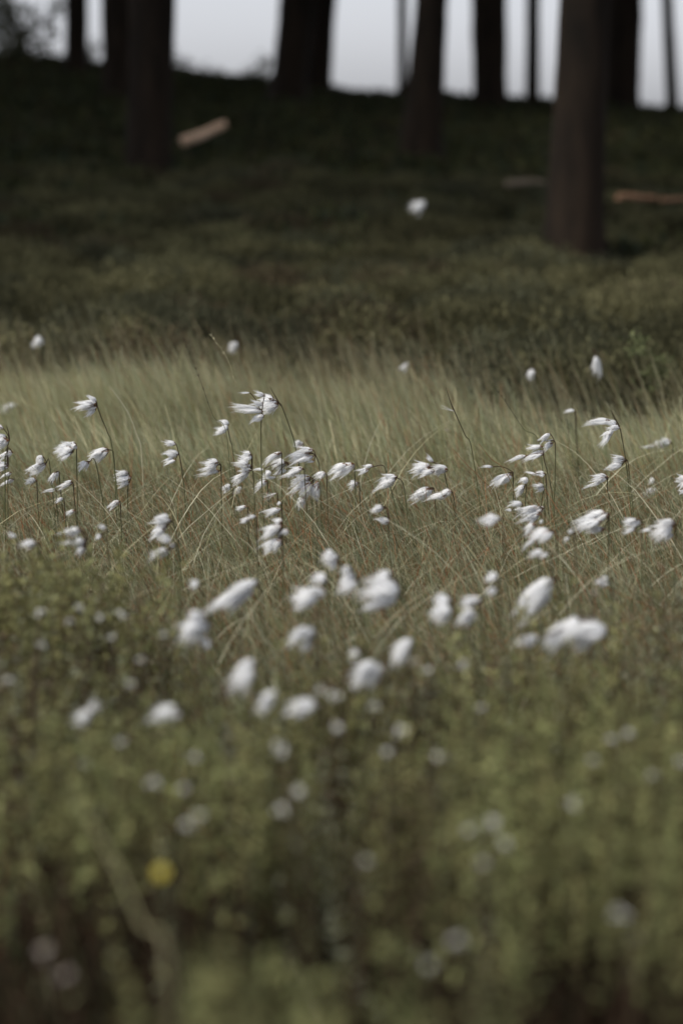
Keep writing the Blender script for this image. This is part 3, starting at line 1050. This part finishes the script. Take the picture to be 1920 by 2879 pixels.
cotton('C', 'small oval cottongrass tuft right of the hooked dark stem', [(1080, 980, 975, 1005, 76)])
cotton('C', 'widest cottongrass head at centre hanging in folds with a reddish stalk across', [(945, 1045, 720, 1120, 225), (950, 1060, 890, 1225, 180), (1005, 1070, 965, 1250, 120), (840, 1250, 760, 1365, 110)], [(950, 1045), (975, 1100), (985, 1400)])
cotton('C', 'frayed cottongrass tuft behind the vertical stem, below the soft white mass', [(430, 1070, 305, 1130, 80)])
cotton('C', 'faint see-through cottongrass tuft like a shell beside the vertical stem', [(540, 1200, 395, 1255, 90)], wisp=True)
cotton('C', 'smooth slanting cottongrass head on a thick dark stalk right of centre', [(1400, 860, 1130, 1015, 160)], [(1395, 890), (1398, 960), (1402, 1050), (1410, 1400)])
cotton('C', 'round cottongrass head with a brown eye below the smooth slanting head', [(1440, 1080, 1345, 1110, 102)])
cotton('D', 'small two-winged cottongrass on a bent angular stalk', [(190, 900, 90, 900, 52), (140, 945, 25, 960, 72)], [(195, 910), (305, 900), (345, 1040), (430, 1330)])
cotton('D', 'domed cottongrass tuft above a slanting one, right of the angular stalk', [(460, 1020, 270, 1040, 112), (440, 1050, 235, 1140, 80)], [(458, 1035), (520, 1100), (560, 1400)])
cotton('D', 'shredded white cottongrass in grass below the domed tuft', [(340, 1360, 195, 1370, 90), (370, 1520, 250, 1480, 72)])
cotton('D', 'wide curly cottongrass head with a pointed right lobe and stray hairs', [(860, 920, 640, 910, 150), (850, 860, 790, 790, 50), (860, 960, 720, 980, 72), (1045, 945, 880, 920, 112), (960, 930, 860, 970, 100)],
       [(975, 960), (990, 1050), (1040, 1250), (1090, 1450)])
cotton('D', 'slanting cottongrass head with a brown hollow below the wide curly head', [(860, 1140, 640, 1260, 140)], [(862, 1145), (880, 1400)])
cotton('D', 'flat cottongrass tufts pointing right beside the brown-hollow head', [(1055, 1185, 930, 1180, 82), (1010, 1220, 790, 1235, 82)], [(1060, 1190), (1085, 1300), (1090, 1450)])
cotton('D', 'thin feathery wisp of cotton caught on a dark grass stalk', [(1085, 300, 940, 248, 50)], [(1085, 300), (1200, 560), (1290, 800)], wisp=True, leaf=[(1085, 300), (1040, 190), (990, 30)])
cotton('E', 'oval pair of cottongrass tufts with a tiny tuft on a long side stalk', [(335, 910, 220, 900, 32), (550, 970, 340, 1080, 90), (540, 1010, 350, 1090, 80)], [(555, 970), (558, 1200), (565, 1600)])
cotton('E', 'nodding cottongrass with arched pedicel, uppermost of the right-hand pair', [(960, 545, 850, 605, 62), (1000, 620, 945, 615, 22), (990, 650, 900, 690, 76)], [(1012, 630), (1020, 700), (1018, 1000), (1000, 1380)], leaf=[(1000, 622), (900, 625), (795, 640)])
cotton('E', 'long streaming cottongrass head below the nodding one', [(880, 690, 730, 690, 62), (915, 750, 690, 800, 92), (700, 790, 525, 825, 52)], [(890, 785), (900, 850), (960, 1080), (1000, 1350)])
cotton('E', 'round tuft with a thin tail between the streaming head and the low round one', [(905, 990, 810, 990, 66), (800, 990, 705, 970, 28)])
cotton('E', 'single round cottongrass tuft on a short dark stem right of the two-tuft plant', [(905, 1145, 805, 1110, 92)], [(890, 1160), (880, 1220), (865, 1380)])
cotton('E', 'small two-tuft cottongrass with a red forked stalk right of the oval pair', [(720, 1060, 630, 1040, 76), (700, 1120, 580, 1190, 86)], [(705, 1100), (695, 1200), (690, 1350)])
cotton('E', 'broken small tufts in grass left of the fan-shaped head', [(650, 1320, 540, 1300, 72), (540, 1390, 485, 1385, 32), (660, 1380, 590, 1360, 42)])
cotton('E', 'fan-shaped cottongrass head resting on the grass right of the broken small tufts', [(900, 1350, 660, 1400, 130), (880, 1420, 670, 1490, 100)], [(895, 1370), (905, 1500)])
cotton('E', 'hazy pale near tuft floating left of the broken small tufts', [(430, 1490, 190, 1490, 140)], d=2.55, shrink=0.8)
cotton('E', 'small white tufts hidden under the fan-shaped head', [(800, 1545, 670, 1610, 80), (880, 1510, 840, 1510, 36)])
cotton('E', 'soft cottongrass head with a long pointed tail under the fan-shaped head', [(1015, 1620, 740, 1690, 140), (800, 1700, 665, 1800, 52)], [(1018, 1625), (1040, 1800)])
cotton('E', 'faint hazy tuft directly below the long pointed tail', [(970, 1850, 720, 1880, 120)], d=2.5, shrink=0.6)
cotton('E', 'two tiny white specks in grass left of the broad ragged right head', [(1215, 1620, 1170, 1625, 42), (1165, 1700, 1125, 1705, 42)])
cotton('E', 'tiny pale tuft floating alone above the streaming head', [(1230, 290, 1140, 290, 42)], d=4.05)
cotton('F', 'upper right cottongrass with combed-back tufts and a short spike on top', [(745, 400, 535, 430, 82), (865, 455, 735, 430, 105), (865, 480, 750, 470, 60), (805, 500, 670, 605, 100)],
       [(870, 490), (885, 560), (940, 900), (990, 1400)], leaf=[(865, 470), (810, 370), (765, 280)])
cotton('F', 'cottongrass with a domed cap and frayed tail on a dark rigid stem at right', [(940, 840, 800, 810, 92), (890, 890, 690, 910, 62), (920, 850, 790, 860, 72)], [(950, 840), (962, 900), (985, 1150), (1015, 1430)])
cotton('F', 'bird-shaped cottongrass with a pointed tail below left of the domed cap', [(740, 1030, 570, 1040, 102), (660, 1080, 500, 1135, 42)], [(735, 1050), (730, 1150), (775, 1400)])
cotton('F', 'blurred winged cottongrass behind, at the far right above the row', [(1440, 650, 1240, 640, 112), (1250, 690, 1120, 685, 32)], d=4.1)
cotton('F', 'soft pale tuft pair behind grass at far right', [(1250, 1060, 1180, 1065, 72), (1280, 1160, 1140, 1200, 80)], d=3.85)
cotton('F', 'cottongrass head cut by the right edge of the row', [(1640, 1050, 1525, 1060, 145), (1600, 1180, 1525, 1182, 52)])
cotton('F', 'broad ragged cottongrass head with red blades crossing, low at right', [(755, 1420, 480, 1470, 160), (730, 1500, 450, 1545, 130), (700, 1600, 500, 1605, 80)], [(750, 1480), (745, 1700)])
cotton('F', 'rounded cottongrass head between the broad ragged one and the striped one', [(1100, 1500, 920, 1540, 130), (1040, 1600, 920, 1620, 52)], [(1105, 1510), (1110, 1680)])
cotton('F', 'full striped cottongrass head with a thin left tail near the right edge', [(1500, 1530, 1250, 1610, 220), (1230, 1605, 1110, 1605, 38), (1460, 1660, 1370, 1690, 62)], [(1490, 1570), (1480, 1700)])
# --- slightly soft ones in front of the row
cotton('A', 'soft cottongrass of two lobes one above the other in front at left', [(925, 1600, 700, 1630, 100), (960, 1760, 745, 1730, 130), (960, 1790, 850, 1835, 90)], [(960, 1700), (1000, 1900)])
cotton('A', 'small soft tuft above the two-lobed soft plant at left', [(830, 1395, 745, 1415, 52)])
cotton('A', 'faint soft tufts right of the two-lobed soft plant at left', [(1170, 1610, 1110, 1545, 66), (1120, 1680, 1055, 1670, 66)], shrink=0.85)
cotton('A', 'soft flat white tuft left of the two-lobed soft plant', [(420, 1745, 255, 1765, 88)])
cotton('A', 'dim soft tuft nearest the left edge beside the soft flat one', [(190, 1700, 110, 1630, 72)], shrink=0.7)
cotton('B', 'soft cottongrass leaning head, upper of a pair at left of centre', [(330, 1500, 135, 1500, 140), (290, 1560, 120, 1660, 118)], [(335, 1510), (400, 1800)])
cotton('B', 'soft cottongrass of three lobes, lower of a pair at left of centre', [(330, 1700, 210, 1690, 100), (370, 1780, 310, 1790, 60), (320, 1820, 110, 1880, 110)], [(372, 1790), (400, 1950)])
cotton('I', 'soft slanting cigar-shaped cotton head just left of centre', [(1190, 228, 990, 320, 95)])
cotton('I', 'tiny soft white tuft left of the cigar-shaped head', [(912, 222, 880, 232, 36)])
cotton('I', 'soft cottongrass of an upper knob on a wide lower tuft, centre', [(1495, 200, 1440, 208, 55), (1495, 290, 1365, 285, 110)])
cotton('I', 'soft compact white tuft above the knobbed one at centre', [(1556, 112, 1490, 130, 72), (1530, 96, 1497, 92, 48)])
cotton('I', 'blurred three-blob cottongrass left of the cigar-shaped head, lower', [(962, 400, 840, 462, 85), (942, 366, 880, 385, 60), (972, 500, 930, 502, 48)])
cotton('I', 'blurred angular white tuft below the knobbed one', [(1440, 425, 1350, 490, 85), (1430, 505, 1390, 520, 42)])
cotton('I', 'blurred upright egg of cotton left of the round white disc', [(1180, 590, 1065, 685, 105)])
cotton('I', 'round white disc of blurred cotton at left of centre', [(1290, 738, 1190, 775, 95)])
cotton('I', 'blurred flat tuft to the right of the round white disc', [(1450, 780, 1310, 810, 78)])
cotton('I', 'larger of two round blurred tufts at left', [(420, 830, 350, 850, 70)])
cotton('I', 'smaller of two round blurred tufts at left, upper right of the larger', [(472, 782, 420, 796, 56)])
cotton('I', 'wide dim cloud of blurred cotton right of the two round tufts', [(835, 815, 700, 835, 110)], shrink=0.8)
cotton('J', 'soft rounded white tuft right of the compact one, touching the big winged head', [(76, 215, 2, 220, 88), (50, 165, 8, 170, 48)])
cotton('J', 'big soft three-part cotton head at centre, largest of the soft row', [(285, 290, 110, 265, 150), (232, 190, 170, 192, 52), (165, 315, 100, 345, 45)])
cotton('J', 'soft hourglass tuft right of the big three-part head', [(507, 300, 440, 308, 58), (500, 340, 418, 375, 88)])
cotton('J', 'soft two-blob tuft right of the hourglass tuft', [(640, 308, 560, 312, 52), (622, 365, 540, 390, 72)])
cotton('J', 'small soft pair of dots stacked between the row and the two-blob tuft', [(716, 192, 665, 205, 45), (708, 258, 675, 265, 34)])
cotton('J', 'large smooth slanting blurred cotton head right of centre', [(985, 200, 820, 340, 138)])
cotton('J', 'largest blurred cotton head with three lobes and a left wing at right', [(1215, 435, 1055, 460, 130), (1085, 375, 950, 515, 108), (920, 490, 820, 490, 52)])
cotton('J', 'dim blurred tuft above right of the largest three-lobed blurred head', [(1235, 218, 1150, 222, 60)], d=2.45, shrink=0.6)
cotton('J', 'blurred oblong tuft between the small ball and the slanting grass on the right of centre', [(325, 485, 238, 580, 80)])
cotton('J', 'blurred small white ball left of the oblong tuft', [(92, 540, 42, 560, 52)])
cotton('J', 'blurred thick slanting tuft under the small white ball', [(200, 580, 70, 670, 108)])
# --- single heads out in the far grass
cotton('G', 'lone blurred round cotton head far back at left near the heather', [(200, 115, 155, 140, 52)], d=5.5)
cotton('G', 'lone blurred round cotton head far back left of centre near the heather', [(1100, 145, 1055, 155, 50)], d=5.4)
cotton('G', 'wide dim blurred tuft at the left edge behind the row', [(90, 430, 0, 440, 55)], d=4.7, shrink=0.8)
cotton('H', 'dim blurred tuft far back right of centre', [(310, 240, 270, 250, 42)], d=5.2, shrink=0.85)
cotton('H', 'pale egg-shaped head far back, left of the hanging one', [(880, 245, 868, 295, 40)], d=4.9)
cotton('H', 'hanging teardrop cotton head far back at right on an arched stalk', [(1165, 190, 1178, 270, 46)], [(1150, 165), (1190, 200), (1240, 280), (1268, 370)], d=4.75)
cotton('P', 'lone round cotton head standing high in front of the dark wood', [(1192, 566, 1166, 592, 20), (1196, 574, 1160, 580, 20), (1190, 584, 1162, 572, 20)], [(1194, 574), (1212, 720), (1222, 860)], d=9.0)


# ------------------------------------------------------------------ small pale flowers among the near shrubs
def bell_mesh(seed, mat, nb=7):
    r_ = np.random.default_rng(seed)
    V, Fc = [], []
    for b in range(nb):
        an = r_.uniform(0, 6.28)
        o = np.array([math.cos(an) * 0.28, math.sin(an) * 0.28, r_.uniform(-0.3, 0.3)]) * r_.uniform(0.4, 1.1)
        ax = Vector((math.cos(an), math.sin(an), r_.uniform(-0.5, 0.5))).normalized()
        pts = [Vector(o) + ax * t for t in (-0.05, 0.08, 0.2, 0.3, 0.36)]
        v, f, _ = tube(pts, [0.05, 0.14, 0.17, 0.12, 0.15], 8)
        Fc.append(f + sum(len(q) for q in V))
        V.append(v)
    return mesh_from('blossom', np.concatenate(V), np.concatenate(Fc), mat, smooth=True)


BELLS = [bell_mesh(i, M_PALE) for i in range(3)]
BELLS_PINK = [bell_mesh(10 + i, M_PINK) for i in range(2)]


def flower(crop, label, x, y, size, pink=False, d=None, blobs=1):
    ox, oy, s = CROPS[crop]
    px, py = ox + x / s, oy + y / s
    D = d if d else dflt(py) * 0.95
    P = W(px, py, D)
    gz_ = float(ground_z(P.x, D))
    base = Vector((P.x + random.uniform(-0.02, 0.03), D + random.uniform(-0.02, 0.02), gz_))
    root = empty('pale_flower', base)
    tag(root, label, 'flower', 'small pale flowers among the near shrubs')
    loc = P - base
    pts = spline([Vector((0, 0, 0)), Vector((loc.x * 0.2, loc.y * 0.4, loc.z * 0.6)), loc], 4)
    n = len(pts)
    SM = Mass()
    SM.add(*tube(pts, [0.0012] * n, 5, [(0.06, 0.045, 0.025)] * n))
    m_ = 10
    t = rng.uniform(0.3, 0.95, m_)
    pos = np.array([tuple(pts[int(q * (n - 1))]) for q in t])
    ax = rng.normal(0, 1, (m_, 3)) + np.array([0, 0, 0.8])
    SM.add(*leaves(pos, ax, rng.uniform(0.008, 0.014, m_), np.full(m_, 0.003), palette(m_, [(LEAF1, 1), (LEAF3, 1)])))
    SM.build('stem', M_STEM, root)
    o = link('blossom', random.choice(BELLS_PINK if pink else BELLS), root)
    o.location = loc
    sz = size / s * D / F
    o.scale = (sz, sz, sz)
    o.rotation_euler = (random.uniform(-.5, .5), random.uniform(-.5, .5), random.uniform(0, 6.28))
    return root


for a in [
    ('I', 'dim pale flower at upper left of the near shrubs, leftmost of its loose band', 190, 360, 62), ('I', 'faint pale flower right of the leftmost one in the upper left shrubs', 360, 338, 48),
    ('I', 'pale dot of a flower just below the faint one in the upper left shrubs', 322, 402, 44), ('I', 'brightest pale flower of the upper left shrubs', 568, 368, 56),
    ('I', 'dim flower left of the brightest one in the upper left shrubs', 470, 382, 46), ('I', 'small flower below the brightest one in the upper left shrubs', 510, 476, 42),
    ('I', 'blurred pale flower touching the left edge below the leafy shrubs', 34, 675, 54), ('I', 'grey flower above the wide dim cloud of cotton', 600, 690, 48),
    ('I', 'faint flower high above the wide dim cloud of cotton', 645, 580, 44), ('I', 'grey flower beside the three-blob cottongrass', 760, 466, 44),
    ('I', 'faint grey flower low in the upper left shrubs, alone', 190, 510, 44), ('I', 'dim flower above right of the flat tuft by the round disc', 1462, 725, 60),
    ('I', 'larger dim flower right of the flat tuft by the round disc', 1540, 745, 80), ('I', 'dim flower lower right of the flat tuft by the round disc', 1550, 890, 60),
    ('J', 'grey flower right of the thick slanting tuft', 390, 628, 52), ('J', 'wide dim flower in the middle of the right shrubs', 545, 602, 64),
    ('J', 'grey flower below the wide dim one in the right shrubs', 640, 800, 50), ('J', 'faint flower left of the grey ones under the thick slanting tuft', 150, 795, 58),
    ('J', 'tiny pale flower under the largest three-lobed blurred head', 835, 405, 30), ('J', 'tiny pale flower right of the largest three-lobed blurred head', 1160, 268, 26),
    ('K', 'tall dim flower streak at left below the two round tufts', 385, 240, 62), ('K', 'wide pale flower below the flat tuft by the round disc', 1285, 168, 88),
    ('K', 'grey curved flower cluster left of centre in the lower shrubs', 700, 328, 76), ('K', 'grey flower right of the curved cluster', 838, 356, 52),
    ('K', 'dim flower above the curved cluster', 890, 215, 54), ('K', 'whitish flower, upper right half of the slanting pair above the yellow flower', 915, 478, 62),
    ('K', 'whitish flower, lower left half of the slanting pair above the yellow flower', 858, 528, 62), ('K', 'bright oval flower right of the slanting pair', 1285, 450, 72),
    ('K', 'dimmer oval flower just above the bright oval one', 1370, 370, 64), ('K', 'dim flower above the dark hollow at left', 562, 140, 52),
    ('L', 'pale oval flower highest in the lower middle shrubs', 270, 95, 72), ('L', 'pale flower below the highest oval one', 200, 185, 60), ('L', 'pale flat flower right of the one below the highest', 448, 210, 56),
    ('L', 'bright slanting flower at right in the lower shrubs', 1050, 432, 78), ('L', 'pale flower on the arm of a dim cluster, left', 590, 545, 58), ('L', 'dim broad flower at the top of the dim cluster', 690, 515, 74),
    ('L', 'dim flower at the foot of the dim cluster', 750, 605, 60), ('L', 'grey lone flower below the dim cluster', 645, 700, 54), ('L', 'faint round disc of a flower near the bottom middle shade', 110, 695, 54),
    ('L', 'white elongated flower near the bottom in the dark hollow', 525, 1050, 84), ('L', 'white slanting flower lowest at right', 1280, 930, 90), ('L', 'faint grey disc of a flower under the white elongated one', 410, 1165, 60),
    ('L', 'left one of a small pale pair at the upper right of the lower shrubs', 1232, 128, 54), ('L', 'right one of a small pale pair at the upper right of the lower shrubs', 1315, 102, 50),
    ('L', 'dim flower left below the small pale pair', 1150, 225, 52), ('L', 'greenish pale flower right below the small pale pair', 1430, 295, 54), ('L', 'pale flower cut by the right edge of the photo', 1560, 225, 60),
]:
    flower(a[0], a[1], a[2], a[3], a[4] * 0.72)
for a in [('J', 'pinkish flower right of the thick slanting tuft, above a grey one', 335, 592, 52, None), ('K', 'dim pinkish flower in the bottom left corner', 205, 1110, 80, None),
          ('K', 'second dim pinkish flower right below the one in the bottom left corner', 300, 1212, 74, None), ('D', 'small pinkish white flower behind the curly head, upper', 1003, 500, 46, 4.3),
          ('D', 'small pinkish flower behind, below the feathery wisp', 1255, 710, 42, 4.2)]:
    flower(a[0], a[1], a[2], a[3], a[4] * 0.85, True, a[5])


# yellow flower
def yellow_flower():
    px, py = 453, 2453
    D = 1.3
    P = W(px, py, D)
    gz_ = float(ground_z(P.x, D))
    base = Vector((P.x + 0.02, D + 0.02, gz_))
    root = empty('yellow_flower', base)
    tag(root, 'single round yellow flower low among the near shrubs at left', 'flower')
    loc = P - base
    pts = spline([Vector((0, 0, 0)), Vector((0, loc.y * 0.5, loc.z * 0.5)), loc], 5)
    v, f, c = tube(pts, [0.0008] * len(pts), 5, [(0.06, 0.07, 0.03)] * len(pts))
    link('stem', mesh_from('stem', v, f, M_STEM, c), root)
    q = Vector((0, -1, 0.55)).to_track_quat('Z', 'Y')
    for i in range(4):
        a = math.pi / 2 * i + 0.3
        V = []
        for (u, wd_, h) in ((0, 0.0005, 0), (0.0011, 0.0014, 0.0003), (0.0026, 0.0023, 0.0006), (0.0036, 0.0015, 0.001)):
            V += [(u, -wd_, h), (u, wd_, h)]
        ca, sa = math.cos(a), math.sin(a)
        V = [Vector((x_ * ca - y_ * sa, x_ * sa + y_ * ca, z_)) for x_, y_, z_ in V]
        V = np.array([tuple(q @ p + loc) for p in V])
        Fc = np.array([(0, 1, 3, 2), (2, 3, 5, 4), (4, 5, 7, 6)])
        link('petal', mesh_from('petal', V, Fc, M_YELLOW, smooth=True), root)
    v, f, _ = tube([loc, loc + q @ Vector((0, 0, 0.001)), loc + q @ Vector((0, 0, 0.0022))], [0.0018, 0.0018, 0.0004], 8)
    link('flower_centre', mesh_from('flower_centre', v, f, M_YELLOW), root)


yellow_flower()


# ------------------------------------------------------------------ single tall grass stalks one can follow
def stalk(label, pts_px, d, width, root_c, tip_c, seeds=0, dtip=None):
    """pts_px from the foot upwards; the foot runs on down to the ground"""
    k = len(pts_px)
    P = [W(x, y, d + ((dtip or d) - d) * i / max(k - 1, 1)) for i, (x, y) in enumerate(pts_px)]
    gz_ = float(ground_z(P[0].x, P[0].y))
    if P[0].z > gz_ + 0.01:
        sl = P[0] - P[1]
        P.insert(0, Vector((P[0].x + sl.x * 0.4, P[0].y, gz_)))
    base = P[0]
    root = empty('grass_stalk', base)
    tag(root, label, 'grass stalk', 'single tall grass stalks')
    pp = [p - base for p in spline(P, 6)]
    n = len(pp)
    rc, tc = np.array(root_c), np.array(tip_c)
    cols = [rc + (tc - rc) * i / (n - 1) for i in range(n)]
    v, f, c = tube(pp, [width * 0.5 * (1 - 0.75 * i / (n - 1)) for i in range(n)], 5, cols)
    link('stem', mesh_from('stem', v, f, M_STEM, c), root)
    if seeds:
        Sd = Mass()
        for i in range(seeds):
            t = 0.62 + 0.38 * i / seeds
            p = pp[min(int(t * (n - 1)), n - 1)]
            m_ = 2
            Sd.add(*leaves(np.tile(np.array(p), (m_, 1)), np.tile(np.array([-0.35, 0, 0.9]), (m_, 1)) + rng.normal(0, 0.25, (m_, 3)), np.full(m_, 0.006), np.full(m_, 0.0014), np.tile(tc, (m_, 1))))
        Sd.build('seed_head', M_STEM, root)


stalk('pale fine grass stalk with beads of seed rising above the topmost cotton pair', [(742, 1290), (705, 1190), (668, 1095), (640, 1010), (590, 938)], 3.46, 0.0012, OLIVE, STRAW, 14)
stalk('dark fine grass stalk left of the pale seeded one', [(640, 1240), (600, 1170), (560, 1060), (515, 950)], 3.5, 0.0012, GREEN, (0.07, 0.05, 0.03), 10)
stalk('pale arched grass stalk at left, right of the highest left cotton head', [(400, 1290), (385, 1220), (355, 1150), (308, 1085)], 3.72, 0.0022, STRAW, PALE)
stalk('dark jointed grass stalk leaning left right of the feathery wisp', [(1520, 1270), (1470, 1205), (1420, 1130), (1372, 1070)], 3.5, 0.0014, GREEN, DARK, 10)
stalk('rusty grass stalk with a red joint leaning left below the feathery wisp', [(1400, 1420), (1345, 1340), (1310, 1305), (1270, 1260)], 3.4, 0.0018, GREEN, RUST)
stalk('dark rusty stalk left of the oval pair of cotton tufts', [(1450, 1420), (1420, 1325), (1380, 1290), (1346, 1248)], 3.42, 0.0018, GREEN, RUST)
stalk('broad blurred pale grass blade leaning across the lower left shrubs', [(480, 2760), (400, 2600), (330, 2440), (255, 2310), (190, 2210)], 1.2, 0.004, (0.14, 0.12, 0.07), (0.24, 0.24, 0.12), 0, 1.4)
stalk('long straw blade arching over the sharp grass at right', [(1890, 1500), (1800, 1400), (1730, 1385), (1650, 1400), (1590, 1430)], 3.38, 0.0016, OLIVE, STRAW)
stalk('long green blade slanting between the bird-shaped head and the striped head', [(1880, 1480), (1820, 1390), (1760, 1365), (1708, 1345)], 3.42, 0.0016, GREEN, GREY)
stalk('blurred thick straw stalk behind the upper right cotton heads', [(1775, 1330), (1770, 1250), (1745, 1190), (1700, 1130)], 4.0, 0.003, STRAW, STRAW)
